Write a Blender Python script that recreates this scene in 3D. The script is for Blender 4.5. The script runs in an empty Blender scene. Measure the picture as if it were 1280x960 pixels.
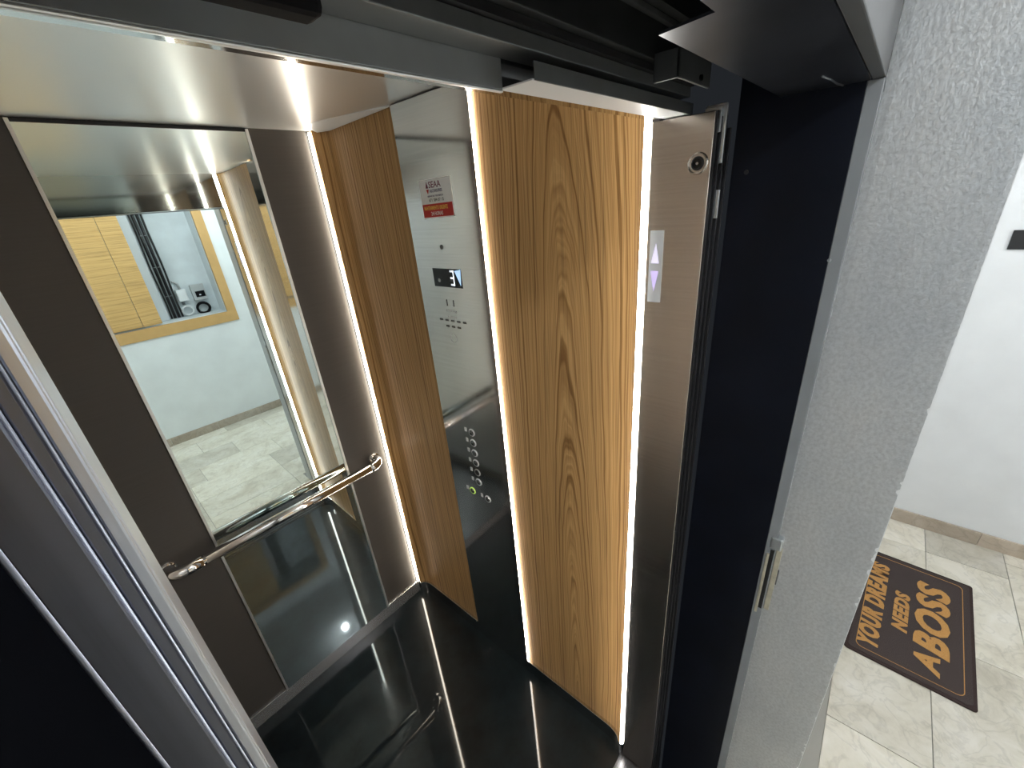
import bpy, bmesh, math, random
from mathutils import Matrix, Vector
random.seed(7)
S = bpy.context.scene
COL = S.collection

# ------------------------------------------------------------------ camera
cam_d = bpy.data.cameras.new('camera')
cam = bpy.data.objects.new('camera', cam_d); COL.objects.link(cam)
YAW, PITCH, ROLL = 0.826633721, -0.417478581, -0.0911939181
fwd = Vector((math.sin(YAW)*math.cos(PITCH), math.cos(YAW)*math.cos(PITCH), math.sin(PITCH)))
r0 = fwd.cross(Vector((0, 0, 1))).normalized(); u0 = r0.cross(fwd)
rt = math.cos(ROLL)*r0 + math.sin(ROLL)*u0
up = -math.sin(ROLL)*r0 + math.cos(ROLL)*u0
cam.matrix_world = Matrix(((rt.x, up.x, -fwd.x, -0.82664052), (rt.y, up.y, -fwd.y, -1.54628609),
                           (rt.z, up.z, -fwd.z, 1.88434715), (0, 0, 0, 1)))
cam_d.sensor_fit = 'HORIZONTAL'; cam_d.sensor_width = 36.0
cam_d.lens = 518.251929/1280*36.0
cam_d.clip_start = 0.005; cam_d.clip_end = 50
S.camera = cam

# ------------------------------------------------------------------ world, exposure
W = bpy.data.worlds.new('world'); S.world = W; W.use_nodes = True
W.node_tree.nodes['Background'].inputs[0].default_value = (0.75, 0.85, 1, 1)
W.node_tree.nodes['Background'].inputs[1].default_value = 0.02
S.view_settings.view_transform = 'Standard'; S.view_settings.look = 'None'
S.view_settings.exposure = 0.0; S.view_settings.gamma = 1.0
S.view_settings.use_curve_mapping = False
LED = 28.0          # radiance of the cab's LED lines
LAMP = 460.0        # radiance of the landing's globe lamps

# ------------------------------------------------------------------ materials
def nm(name):
    m = bpy.data.materials.new(name); m.use_nodes = True
    nt = m.node_tree
    return m, nt, nt.nodes['Principled BSDF']
def N(nt, t, **kw):
    n = nt.nodes.new(t)
    for k, v in kw.items(): setattr(n, k, v)
    return n
def mapped(nt, scale=(1, 1, 1), loc=(0, 0, 0)):
    tc = N(nt, 'ShaderNodeTexCoord'); mp = N(nt, 'ShaderNodeMapping')
    mp.inputs['Scale'].default_value = scale; mp.inputs['Location'].default_value = loc
    nt.links.new(tc.outputs['Object'], mp.inputs['Vector'])
    return mp.outputs['Vector']
def noise(nt, vec, scale=5, detail=3, rough=0.5):
    n = N(nt, 'ShaderNodeTexNoise'); n.inputs['Scale'].default_value = scale
    n.inputs['Detail'].default_value = detail; n.inputs['Roughness'].default_value = rough
    nt.links.new(vec, n.inputs['Vector']); return n.outputs['Fac']
def ramp(nt, fac, stops):
    r = N(nt, 'ShaderNodeValToRGB'); e = r.color_ramp.elements
    while len(e) < len(stops): e.new(0.5)
    for el, (p, c) in zip(e, stops):
        el.position = p; el.color = (c[0], c[1], c[2], 1) if not isinstance(c, float) else (c, c, c, 1)
    nt.links.new(fac, r.inputs['Fac']); return r.outputs['Color']
def bump(nt, b, fac, strength, dist=0.002):
    bp = N(nt, 'ShaderNodeBump'); bp.inputs['Strength'].default_value = strength
    bp.inputs['Distance'].default_value = dist
    nt.links.new(fac, bp.inputs['Height']); nt.links.new(bp.outputs['Normal'], b.inputs['Normal'])
def simple(name, col, rough=0.5, metal=0.0, spec=0.5, var=0.0, vscale=20, coat=0.0):
    m, nt, b = nm(name)
    b.inputs['Base Color'].default_value = (*col, 1); b.inputs['Roughness'].default_value = rough
    b.inputs['Metallic'].default_value = metal; b.inputs['Specular IOR Level'].default_value = spec
    b.inputs['Coat Weight'].default_value = coat
    if var:
        f = noise(nt, mapped(nt), vscale, 4)
        c = ramp(nt, f, [(0.3, tuple(x*(1-var) for x in col)), (0.7, tuple(min(1, x*(1+var)) for x in col))])
        nt.links.new(c, b.inputs['Base Color'])
    return m
def emit(name, col, s):
    m, nt, b = nm(name)
    b.inputs['Base Color'].default_value = (*col, 1)
    b.inputs['Emission Color'].default_value = (*col, 1); b.inputs['Emission Strength'].default_value = s
    return m
def brushed(name, col, rough, scale, amount=0.05, bmp=0.0):
    """brushed metal: fine streaks stretched along the brushing direction"""
    m, nt, b = nm(name)
    b.inputs['Metallic'].default_value = 1.0
    f = noise(nt, mapped(nt, scale), 1.0, 3, 0.6)
    c = ramp(nt, f, [(0.25, tuple(x*(1-amount) for x in col)), (0.75, tuple(min(1, x*(1+amount)) for x in col))])
    nt.links.new(c, b.inputs['Base Color'])
    mr = N(nt, 'ShaderNodeMapRange'); mr.inputs['To Min'].default_value = rough*0.85; mr.inputs['To Max'].default_value = rough*1.15
    nt.links.new(f, mr.inputs['Value']); nt.links.new(mr.outputs['Result'], b.inputs['Roughness'])
    if bmp: bump(nt, b, f, bmp, 0.0005)
    return m
def wood(name, y0, z0, zs, freq, cols, rough=0.42, axis='Y'):
    m, nt, b = nm(name)
    L = nt.links
    a = (1, 1, zs) if axis == 'Y' else (1, 1, zs)
    warp = N(nt, 'ShaderNodeTexNoise'); warp.inputs['Scale'].default_value = 1.0; warp.inputs['Detail'].default_value = 3
    L.new(mapped(nt, (6, 9, 1.6)), warp.inputs['Vector'])
    v = mapped(nt, (0.0, 1, zs), (0, -y0, -z0*zs)) if axis == 'Y' else mapped(nt, (zs, 0, 1), (-y0*zs, 0, -z0))
    ln = N(nt, 'ShaderNodeVectorMath', operation='LENGTH'); L.new(v, ln.inputs[0])
    w = N(nt, 'ShaderNodeMath', operation='MULTIPLY_ADD'); w.inputs[1].default_value = 0.032
    L.new(warp.outputs['Fac'], w.inputs[0]); L.new(ln.outputs['Value'], w.inputs[2])
    mu = N(nt, 'ShaderNodeMath', operation='MULTIPLY'); mu.inputs[1].default_value = freq; L.new(w.outputs[0], mu.inputs[0])
    n1 = N(nt, 'ShaderNodeTexNoise'); n1.noise_dimensions = '1D'; n1.inputs['Scale'].default_value = 1.0
    n1.inputs['Detail'].default_value = 2.5; n1.inputs['Roughness'].default_value = 0.65; L.new(mu.outputs[0], n1.inputs['W'])
    c1 = ramp(nt, n1.outputs['Fac'], [(0.30, cols[0]), (0.44, cols[1]), (0.60, cols[2]), (0.75, cols[1])])
    fine = noise(nt, mapped(nt, (50, 300, 2.5) if axis == 'Y' else (4, 50, 200)), 1.0, 3, 0.6)
    fr = ramp(nt, fine, [(0.34, 0.62), (0.5, 1.0), (0.7, 1.10)])
    mx = N(nt, 'ShaderNodeMix', data_type='RGBA', blend_type='MULTIPLY'); mx.inputs['Factor'].default_value = 0.8
    L.new(c1, mx.inputs['A']); L.new(fr, mx.inputs['B']); L.new(mx.outputs['Result'], b.inputs['Base Color'])
    b.inputs['Roughness'].default_value = rough; b.inputs['Specular IOR Level'].default_value = 0.22
    bump(nt, b, fine, 0.12, 0.0006)
    return m

WCOL = [(0.25, 0.128, 0.044), (0.44, 0.250, 0.096), (0.59, 0.36, 0.155)]
M = {}
M['wood_a'] = wood('cab_wood_straight', -1.6, 0.9, 0.004, 115, WCOL)
M['wood_b'] = wood('cab_wood_cathedral', -0.985, 0.10, 0.055, 185, WCOL)
M['wood_c'] = wood('cab_wood_other', -0.7, 0.4, 0.03, 75, WCOL)
M['oak'] = wood('closet_oak', -0.5, 1.7, 0.03, 60, [(0.54, 0.335, 0.125), (0.59, 0.375, 0.145), (0.62, 0.40, 0.16)], 0.45, 'X')
M['oak_frame'] = simple('closet_oak_frame', (0.57, 0.35, 0.13), 0.45, var=0.04, vscale=14)
M['steel'] = brushed('brushed_steel', (0.77, 0.73, 0.705), 0.09, (3, 3, 260), 0.05, 0.02)
M['steel_jamb'] = brushed('jamb_steel', (0.63, 0.58, 0.53), 0.22, (3, 3, 260), 0.06, 0.02)
M['steel_left'] = brushed('left_jamb_steel', (0.54, 0.57, 0.64), 0.33, (160, 160, 2), 0.1, 0.03)
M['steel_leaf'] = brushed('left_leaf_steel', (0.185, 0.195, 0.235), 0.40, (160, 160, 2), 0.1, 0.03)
M['steel_wall'] = brushed('left_wall_steel', (0.60, 0.60, 0.60), 0.35, (3, 3, 260), 0.04)
M['lit_sheet'] = simple('lit_white_sheet', (0.85, 0.87, 0.88), 0.35)  # white stands for LED light on the header underside and ceiling lip
M['sill'] = simple('dark_sill_metal', (0.10, 0.10, 0.105), 0.25, 0.9)
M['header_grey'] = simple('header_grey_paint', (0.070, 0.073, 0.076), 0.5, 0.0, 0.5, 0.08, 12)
M['steel_ceiling'] = simple('ceiling_steel', (0.88, 0.88, 0.87), 0.30, 0.65)
M['steel_ceiling'].node_tree.nodes['Principled BSDF'].inputs['Metallic'].default_value = 0.65
M['steel_polish'] = brushed('polished_steel', (0.66, 0.66, 0.66), 0.07, (200, 3, 200), 0.03)
M['steel_skirt'] = brushed('skirting_steel', (0.62, 0.62, 0.62), 0.22, (3, 3, 260), 0.04)
M['steel_skirt'].node_tree.nodes['Principled BSDF'].inputs['Metallic'].default_value = 0.75
M['chrome'] = simple('handrail_chrome', (0.80, 0.79, 0.78), 0.10, 1.0)
M['mirror'] = simple('mirror_glass', (0.79, 0.90, 0.89), 0.004, 1.0)
M['mirror_edge'] = simple('mirror_edge_steel', (0.80, 0.80, 0.79), 0.32, 0.8)
M['dark_gap'] = simple('dark_gap', (0.012, 0.012, 0.013), 0.6)
M['black_box'] = simple('black_plastic', (0.005, 0.005, 0.006), 0.7, spec=0.08)
M['navy'] = simple('navy_black_paint', (0.0045, 0.0060, 0.0110), 0.36, 0.0, 0.14, 0.25, 9)
M['plate_front'] = simple('header_plate_grey', (0.30, 0.315, 0.32), 0.42, 0.5, 0.5, 0.1, 15)
M['shaft_dark'] = simple('shaft_dark_sheet', (0.030, 0.032, 0.032), 0.5, 0.3, 0.5, 0.2, 15)
M['plate_grey'] = simple('door_gear_grey', (0.17, 0.178, 0.18), 0.42, 0.6, 0.5, 0.12, 15)
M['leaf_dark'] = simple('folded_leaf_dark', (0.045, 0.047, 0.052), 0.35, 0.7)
M['highlight'] = simple('highlight_bead', (0.72, 0.76, 0.88), 0.5, 0.8)  # pale metal for the highlight lines on the left leaf edges
M['soffit'] = simple('soffit_dark_sheet', (0.055, 0.060, 0.075), 0.33, 0.7, 0.5, 0.3, 10)
M['frame_grey'] = simple('frame_grey_paint', (0.25, 0.27, 0.285), 0.5, 0.0, 0.5, 0.08, 12)
M['cream'] = simple('worn_cream_metal', (0.52, 0.49, 0.38), 0.4, 0.2, 0.5, 0.15, 60)
M['zinc'] = simple('zinc_metal', (0.62, 0.66, 0.68), 0.28, 0.9)
M['void'] = simple('matte_black_return', (0.004, 0.0045, 0.006), 0.9, spec=0.0)
M['white_plate'] = simple('white_plastic', (0.75, 0.77, 0.78), 0.4)
M['grey_plate'] = simple('grey_plastic', (0.45, 0.47, 0.47), 0.5)
M['black_matte'] = simple('black_matte_plastic', (0.010, 0.011, 0.012), 0.4)
M['led'] = emit('led_diffuser', (1.0, 0.92, 0.77), LED*1.1)
M['led_mid'] = emit('led_diffuser_mid', (1.0, 0.95, 0.85), LED*0.85)
M['led_cool'] = emit('led_diffuser_front', (1.0, 0.98, 0.92), LED*0.9)
M['globe'] = emit('globe_glow', (0.97, 0.985, 1.0), LAMP)
M['screen'] = simple('display_glass', (0.004, 0.005, 0.008), 0.12)
M['glow_white'] = emit('display_white', (0.85, 0.9, 0.95), 0.9)
M['glow_blue'] = emit('display_blue', (0.45, 0.68, 0.95), 0.9)
M['glow_lilac'] = emit('arrow_lilac', (0.62, 0.52, 0.92), 0.7)
M['glow_pale'] = emit('arrow_pale', (0.74, 0.70, 0.90), 0.75)
M['glow_green'] = emit('button_green', (0.55, 0.8, 0.15), 0.5)
M['ink_red'] = simple('ink_red', (0.55, 0.03, 0.025), 0.5)
M['ink_navy'] = simple('ink_navy', (0.06, 0.05, 0.16), 0.5)
M['ink_maroon'] = simple('ink_maroon', (0.20, 0.04, 0.09), 0.5)
M['ink_grey'] = simple('ink_grey', (0.08, 0.085, 0.085), 0.5)
M['ink_yellow'] = simple('ink_yellow', (0.85, 0.50, 0.10), 0.5)
M['paper'] = simple('paper_white', (0.90, 0.92, 0.92), 0.45)
M['white_frame'] = simple('white_frame_paint', (0.74, 0.78, 0.80), 0.5)

def cab_brown():
    m, nt, b = nm('bronze_laminate')
    f = noise(nt, mapped(nt, (4, 4, 220)), 1.0, 3)
    c = ramp(nt, f, [(0.3, (0.074, 0.0655, 0.059)), (0.7, (0.080, 0.0715, 0.065))])
    nt.links.new(c, b.inputs['Base Color'])
    b.inputs['Metallic'].default_value = 0.0; b.inputs['Roughness'].default_value = 0.42; b.inputs['Specular IOR Level'].default_value = 0.35
    return m
M['bronze'] = cab_brown()

def black_floor():
    m, nt, b = nm('black_glossy_floor')
    f = noise(nt, mapped(nt), 9, 6, 0.65); f2 = noise(nt, mapped(nt), 240, 2)
    c = ramp(nt, f, [(0.35, (0.0035, 0.006, 0.0075)), (0.7, (0.009, 0.015, 0.018))])
    nt.links.new(c, b.inputs['Base Color'])
    b.inputs['Roughness'].default_value = 0.36; b.inputs['Specular IOR Level'].default_value = 0.10
    b.inputs['Coat Weight'].default_value = 0.75; b.inputs['Coat Roughness'].default_value = 0.035; b.inputs['Coat IOR'].default_value = 1.5
    bump(nt, b, f2, 0.02, 0.0005)
    return m
M['floor'] = black_floor()

def plaster(name, col, bs, rough=0.7, var=0.04, scale=90):
    m, nt, b = nm(name)
    f = noise(nt, mapped(nt), scale, 5, 0.6); g = noise(nt, mapped(nt), 5, 4)
    c = ramp(nt, g, [(0.3, tuple(x*(1-var) for x in col)), (0.7, tuple(min(1, x*(1+var)) for x in col))])
    nt.links.new(c, b.inputs['Base Color']); b.inputs['Roughness'].default_value = rough
    bump(nt, b, f, bs, 0.003)
    return m
M['plaster'] = plaster('white_plaster', (0.80, 0.82, 0.83), 0.10)
M['plaster_rear'] = plaster('white_plaster_rear', (0.80, 0.83, 0.83), 0.12, var=0.05)
M['recess'] = plaster('recess_plaster', (0.62, 0.67, 0.69), 0.3, var=0.10, scale=40)
def silver():
    m, nt, b = nm('silver_wall_paint')
    f = noise(nt, mapped(nt, (1, 1, 0.85)), 170, 4, 0.6); g = noise(nt, mapped(nt, (1, 1, 0.5)), 8, 5, 0.6)
    c = ramp(nt, g, [(0.3, (0.45, 0.475, 0.495)), (0.55, (0.52, 0.54, 0.55)), (0.8, (0.55, 0.555, 0.55))])
    nt.links.new(c, b.inputs['Base Color'])
    mx = N(nt, 'ShaderNodeMix', data_type='RGBA', blend_type='MULTIPLY'); mx.inputs['Factor'].default_value = 1.0
    nt.links.new(c, mx.inputs['A']); nt.links.new(ramp(nt, f, [(0.36, 0.92), (0.62, 1.10)]), mx.inputs['B'])
    nt.links.new(mx.outputs['Result'], b.inputs['Base Color'])
    b.inputs['Roughness'].default_value = 0.45; b.inputs['Metallic'].default_value = 0.4
    bump(nt, b, f, 0.45, 0.0022)
    return m
M['silver'] = silver()
def marble(name, cols, seedloc):
    m, nt, b = nm(name)
    L = nt.links
    oi = N(nt, 'ShaderNodeObjectInfo')
    tc = N(nt, 'ShaderNodeTexCoord'); ad = N(nt, 'ShaderNodeVectorMath', operation='MULTIPLY_ADD')
    L.new(oi.outputs['Random'], ad.inputs[0]); ad.inputs[1].default_value = (37, 19, 5); L.new(tc.outputs['Object'], ad.inputs[2])
    n = N(nt, 'ShaderNodeTexNoise'); n.inputs['Scale'].default_value = 5; n.inputs['Detail'].default_value = 9
    n.inputs['Roughness'].default_value = 0.68; n.inputs['Distortion'].default_value = 0.6; L.new(ad.outputs[0], n.inputs['Vector'])
    n2 = N(nt, 'ShaderNodeTexNoise'); n2.inputs['Scale'].default_value = 9; n2.inputs['Detail'].default_value = 6
    n2.inputs['Distortion'].default_value = 1.5; L.new(ad.outputs[0], n2.inputs['Vector'])
    c = ramp(nt, n.outputs['Fac'], [(0.28, cols[0]), (0.48, cols[1]), (0.66, cols[2])])
    vein = ramp(nt, n2.outputs['Fac'], [(0.455, 1.0), (0.497, 0.86), (0.54, 1.0)])
    mx = N(nt, 'ShaderNodeMix', data_type='RGBA', blend_type='MULTIPLY'); mx.inputs['Factor'].default_value = 1.0
    L.new(c, mx.inputs['A']); L.new(vein, mx.inputs['B'])
    rr = N(nt, 'ShaderNodeMapRange'); rr.inputs['To Min'].default_value = 0.76; rr.inputs['To Max'].default_value = 1.17
    L.new(oi.outputs['Random'], rr.inputs['Value'])
    mx2 = N(nt, 'ShaderNodeMix', data_type='RGBA', blend_type='MULTIPLY'); mx2.inputs['Factor'].default_value = 1.0
    L.new(mx.outputs['Result'], mx2.inputs['A']); L.new(rr.outputs['Result'], mx2.inputs['B'])
    L.new(mx2.outputs['Result'], b.inputs['Base Color']); b.inputs['Roughness'].default_value = 0.28
    return m
M['marble'] = marble('marble_tile', [(0.53, 0.485, 0.385), (0.71, 0.665, 0.555), (0.81, 0.77, 0.68)], 0)
M['marble_skirt'] = marble('marble_skirting', [(0.40, 0.33, 0.25), (0.52, 0.44, 0.35), (0.60, 0.53, 0.44)], 0)
M['grout'] = simple('tile_grout', (0.33, 0.32, 0.29), 0.8)
def coir(name, c0, c1):
    m, nt, b = nm(name)
    f = noise(nt, mapped(nt), 420, 3, 0.7); g = noise(nt, mapped(nt), 60, 3)
    c = ramp(nt, f, [(0.3, c0), (0.7, c1)]); nt.links.new(c, b.inputs['Base Color'])
    b.inputs['Roughness'].default_value = 0.95; b.inputs['Specular IOR Level'].default_value = 0.1
    bump(nt, b, f, 0.5, 0.002)
    return m
M['mat'] = coir('doormat_pile', (0.030, 0.023, 0.022), (0.085, 0.067, 0.063))
M['mat_rim'] = coir('doormat_rim', (0.030, 0.020, 0.018), (0.060, 0.042, 0.040))
M['mat_print'] = coir('doormat_print', (0.38, 0.19, 0.060), (0.54, 0.295, 0.105))

# ------------------------------------------------------------------ mesh helpers
def link(name, bm, mat, parent=None, smooth=False, bevel=0.0, seg=2):
    me = bpy.data.meshes.new(name); bm.normal_update(); bm.to_mesh(me); bm.free()
    if mat: me.materials.append(mat)
    if smooth:
        for p in me.polygons: p.use_smooth = True
    o = bpy.data.objects.new(name, me); COL.objects.link(o)
    if parent: o.parent = parent
    if bevel:
        md = o.modifiers.new('bevel', 'BEVEL'); md.width = bevel; md.segments = seg; md.limit_method = 'ANGLE'
    return o
def box(bm, lo, hi, mtx=None):
    vs = [bm.verts.new((x, y, z)) for x in (lo[0], hi[0]) for y in (lo[1], hi[1]) for z in (lo[2], hi[2])]
    for f in ((0, 1, 3, 2), (4, 6, 7, 5), (0, 4, 5, 1), (2, 3, 7, 6), (0, 2, 6, 4), (1, 5, 7, 3)):
        bm.faces.new([vs[i] for i in f])
    if mtx: bmesh.ops.transform(bm, matrix=mtx, verts=vs)
    return vs
def boxes(name, lst, mat, parent=None, bevel=0.0, mtx=None):
    bm = bmesh.new()
    for lo, hi in lst: box(bm, lo, hi, mtx)
    bmesh.ops.recalc_face_normals(bm, faces=bm.faces)
    return link(name, bm, mat, parent, bevel=bevel)
def prism(bm, poly, z0, z1, mtx=None):
    """vertical prism over a plan polygon"""
    a = [bm.verts.new((p[0], p[1], z0)) for p in poly]; b = [bm.verts.new((p[0], p[1], z1)) for p in poly]
    n = len(poly)
    bm.faces.new(a[::-1]); bm.faces.new(b)
    for i in range(n): bm.faces.new((a[i], a[(i+1) % n], b[(i+1) % n], b[i]))
    if mtx: bmesh.ops.transform(bm, matrix=mtx, verts=a+b)
    bmesh.ops.recalc_face_normals(bm, faces=bm.faces)
def ribbon(path, t, side=1):
    """plan polygon of thickness t standing on one side of a plan path"""
    P = [Vector((p[0], p[1])) for p in path]; out = []
    for i, p in enumerate(P):
        d = (P[min(i+1, len(P)-1)] - P[max(i-1, 0)]).normalized()
        out.append(p + Vector((-d.y, d.x))*t*side)
    return [tuple(p) for p in P] + [tuple(p) for p in out[::-1]]
def tube(bm, pts, r, seg=16, caps=True):
    P = [Vector(p) for p in pts]; rings = []
    t0 = (P[1]-P[0]).normalized(); ref = Vector((0, 0, 1)) if abs(t0.z) < 0.9 else Vector((1, 0, 0))
    nrm = t0.cross(ref).normalized()
    for i, p in enumerate(P):
        t = (P[min(i+1, len(P)-1)] - P[max(i-1, 0)]).normalized()
        nrm = (nrm - t*nrm.dot(t)).normalized(); bn = t.cross(nrm)
        rr = r[i] if isinstance(r, (list, tuple)) else r
        rings.append([bm.verts.new(p + rr*(math.cos(a)*nrm + math.sin(a)*bn)) for a in (2*math.pi*k/seg for k in range(seg))])
    for a, b in zip(rings, rings[1:]):
        for k in range(seg): bm.faces.new((a[k], a[(k+1) % seg], b[(k+1) % seg], b[k]))
    if caps:
        bm.faces.new(rings[0][::-1]); bm.faces.new(rings[-1])
    bmesh.ops.recalc_face_normals(bm, faces=bm.faces)
def torus(bm, R, r, mtx, n=24, k=8):
    V = [[bm.verts.new(((R+r*math.cos(b))*math.cos(a), (R+r*math.cos(b))*math.sin(a), r*math.sin(b)))
          for b in (2*math.pi*j/k for j in range(k))] for a in (2*math.pi*i/n for i in range(n))]
    for i in range(n):
        for j in range(k):
            bm.faces.new((V[i][j], V[(i+1) % n][j], V[(i+1) % n][(j+1) % k], V[i][(j+1) % k]))
    bmesh.ops.transform(bm, matrix=mtx, verts=[v for q in V for v in q])
def disc(bm, r, h, mtx, n=24, dome=0.0):
    a = [bm.verts.new((r*math.cos(2*math.pi*i/n), r*math.sin(2*math.pi*i/n), 0)) for i in range(n)]
    b = [bm.verts.new((0.93*r*math.cos(2*math.pi*i/n), 0.93*r*math.sin(2*math.pi*i/n), h)) for i in range(n)]
    c = bm.verts.new((0, 0, h+dome))
    for i in range(n):
        j = (i+1) % n
        bm.faces.new((a[i], a[j], b[j], b[i])); bm.faces.new((b[i], b[j], c))
    bm.faces.new(a[::-1])
    bmesh.ops.transform(bm, matrix=mtx, verts=a+b+[c])
def frame(o, ex, ey):
    ex = Vector(ex).normalized(); ey = Vector(ey).normalized(); ez = ex.cross(ey)
    return Matrix(((ex.x, ey.x, ez.x, o[0]), (ex.y, ey.y, ez.y, o[1]), (ex.z, ey.z, ez.z, o[2]), (0, 0, 0, 1)))
def flat(bm, poly, mtx, h=0.0006):
    prism(bm, poly, 0, h, mtx)
def text(name, s, mtx, width, height, mat, parent, bold=0.0, shear=0.0, depth=0.0004):
    """lettering fitted into a box width x height whose lower left corner is the origin of mtx"""
    cu = bpy.data.curves.new('lettering', 'FONT'); cu.body = s; cu.size = 1.0; cu.shear = shear
    cu.offset = bold; cu.resolution_u = 3; cu.space_character = 1.0 + 2.5*bold
    to = bpy.data.objects.new('lettering', cu); COL.objects.link(to)
    dg = bpy.context.evaluated_depsgraph_get(); dg.update()
    me = bpy.data.meshes.new_from_object(to.evaluated_get(dg))
    bpy.data.objects.remove(to); bpy.data.curves.remove(cu)
    bm = bmesh.new(); bm.from_mesh(me); bpy.data.meshes.remove(me)
    ret = bmesh.ops.extrude_face_region(bm, geom=bm.faces[:])
    nv = [g for g in ret['geom'] if isinstance(g, bmesh.types.BMVert)]
    for v in nv: v.co.z += 1.0
    xs = [v.co.x for v in bm.verts]; ys = [v.co.y for v in bm.verts]
    x0, x1, y0, y1 = min(xs), max(xs), min(ys), max(ys)
    for v in bm.verts:
        v.co = Vector(((v.co.x-x0)/(x1-x0)*width, (v.co.y-y0)/(y1-y0)*height, v.co.z*depth))
    bmesh.ops.transform(bm, matrix=mtx, verts=bm.verts)
    bmesh.ops.recalc_face_normals(bm, faces=bm.faces)
    for f in bm.faces: f.smooth = False
    return link(name, bm, mat, parent)
def empty(name, loc):
    o = bpy.data.objects.new(name, None); COL.objects.link(o); o.empty_display_size = 0.05
    o.location = loc; return o
def adopt(root, kids):
    """parent world-space meshes to a thing's Empty, keeping their place"""
    for k in kids:
        k.parent = root; k.matrix_parent_inverse = Matrix.Translation(root.location).inverted()
def tag(o, label, cat, group=None):
    o['label'] = label; o['category'] = cat
    if group: o['group'] = group
    return o
def struct(o, label=None, cat=None):
    o['kind'] = 'structure'
    if label: o['label'] = label
    if cat: o['category'] = cat
    return o

# ------------------------------------------------------------------ dimensions
DE = 0.0166280460                                   # the back wall stands about one degree off square
EX = Vector((math.cos(DE), -math.sin(DE), 0)); NB = Vector((-math.sin(DE), -math.cos(DE), 0))
def BW(u, off=0.0, z=0.0): return tuple(-u*EX + off*NB + Vector((0, 0, z)))
BWM = frame((0, 0, 0), -EX, (0, 0, 1))              # local: x = u (leftwards), y = z up, z = towards the room?
H, SK = 2.148, 0.0694
UC, YC = 0.035, 0.085                               # rounded back corner
UM0, UM1 = 0.232, 0.720                             # mirror
UL = 0.96                                           # left wall
YW1, YC0, YC1, YW2 = 0.436, 0.438, 0.733, 0.7375
XJ, YJ0, YJ1 = -0.0295, -1.194, -1.298              # right jamb
XL = -0.8368                                        # left jamb
ZH = 1.987                                          # door header underside
XD, XB = 0.015, 0.030                               # dark return / plastered return on the right
YF, YB0, YB1 = -1.482, -1.497, -1.650
XLD = -0.872
XFAR, YREAR, XLEFT, ZL = 1.965, -3.37, -2.3, 2.62

def bez_corner(p0, pc, p1, n=8):
    p0, pc, p1 = Vector(p0), Vector(pc), Vector(p1)
    return [tuple((1-t)**2*p0 + 2*t*(1-t)*pc + t*t*p1) for t in (i/n for i in range(n+1))]
b_uc = BW(UC, .024)[:2]
corner_back = bez_corner(b_uc, (-.004, -.032), (0, -YC))
corner_front = bez_corner((0, -1.115), (0, -1.165), (-0.024, -1.180))

# ------------------------------------------------------------------ the cab shell
bm = bmesh.new(); prism(bm, [(-UL-.03, .04), (.03, .04), (.03, -1.185), (-UL-.03, -1.185)], -0.03, 0.0)
struct(link('floor', bm, M['floor']))
bm = bmesh.new(); prism(bm, [BW(-.04, -.003)[:2], BW(UL+.03, -.003)[:2], BW(UL+.03, -.035)[:2], BW(-.04, -.035)[:2]], 0.0, H+.02)
wall_back = struct(link('wall_back', bm, M['dark_gap']))
for a, b in ((0.047, UM0-.009), (UM1+.008, UL)):
    bm = bmesh.new(); prism(bm, [BW(a, -.003)[:2], BW(b, -.003)[:2], BW(b, .002)[:2], BW(a, .002)[:2]], SK, H)
    link('bronze_panel', bm, M['bronze'], wall_back)
bm = bmesh.new(); prism(bm, [(.014, .03), (.05, .03), (.05, -1.19), (.014, -1.19)], 0.0, H+.02)
wall_right = struct(link('wall_right', bm, M['dark_gap']))
bm = bmesh.new(); prism(bm, ribbon(corner_back + [(0, -YW1)], 0.010, 1), SK-.004, H-.002)
link('wood_panel', bm, M['wood_a'], wall_right)['label'] = 'straight grained oak veneer panel at the back corner'
bm = bmesh.new(); prism(bm, ribbon([(0, -YW2-.001)] + corner_front, 0.010, 1), SK-.004, H-.002)
link('wood_panel', bm, M['wood_b'], wall_right)['label'] = 'wide oak veneer panel with cathedral grain between two light lines'
bm = bmesh.new(); prism(bm, [(-UL, .05), (-UL-.03, .05), (-UL-.03, -1.30), (-UL, -1.30)], 0.0, H+.02)
wall_left = struct(link('wall_left', bm, M['bronze']))
for ya, yb_ in ((-.035, -.60), (-.604, -1.17)):
    bm = bmesh.new(); prism(bm, [(-UL+.006, ya), (-UL, ya), (-UL, yb_), (-UL+.006, yb_)], SK, H-.002)
    link('steel_panel', bm, M['steel_wall'], wall_left)
bm = bmesh.new(); prism(bm, [(-UL-.03, .05), (.05, .05), (.05, -1.195), (-UL-.03, -1.195)], H, H+.02)
cab_ceiling = struct(link('ceiling', bm, M['steel_ceiling']))
# the drooping corner lip of the ceiling sheet above the back wood panel
bm = bmesh.new()
lp = [(-.040, -.030, H-.0005), (-.098, -.105, H-.0005), (-.058, -.245, H-.0005), (-.003, -.434, H-.0005), (-.003, -.434, H-.004), (-.004, -.085, H-.010), (-.025, -.040, H-.010)]
v = [bm.verts.new(p) for p in lp]
top_ = [bm.verts.new((p[0], p[1], H)) for p in lp]
for i in range(len(lp)): bm.faces.new((v[i], v[(i+1) % len(lp)], top_[(i+1) % len(lp)], top_[i]))
for a_, b_, c_ in ((0, 1, 6), (1, 5, 6), (1, 2, 5), (2, 4, 5), (2, 3, 4)): bm.faces.new((v[a_], v[b_], v[c_]))
bmesh.ops.recalc_face_normals(bm, faces=bm.faces)
link('corner_lip', bm, M['lit_sheet'], cab_ceiling)  # white stands for the corner LED's light on the tilted lip
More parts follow.
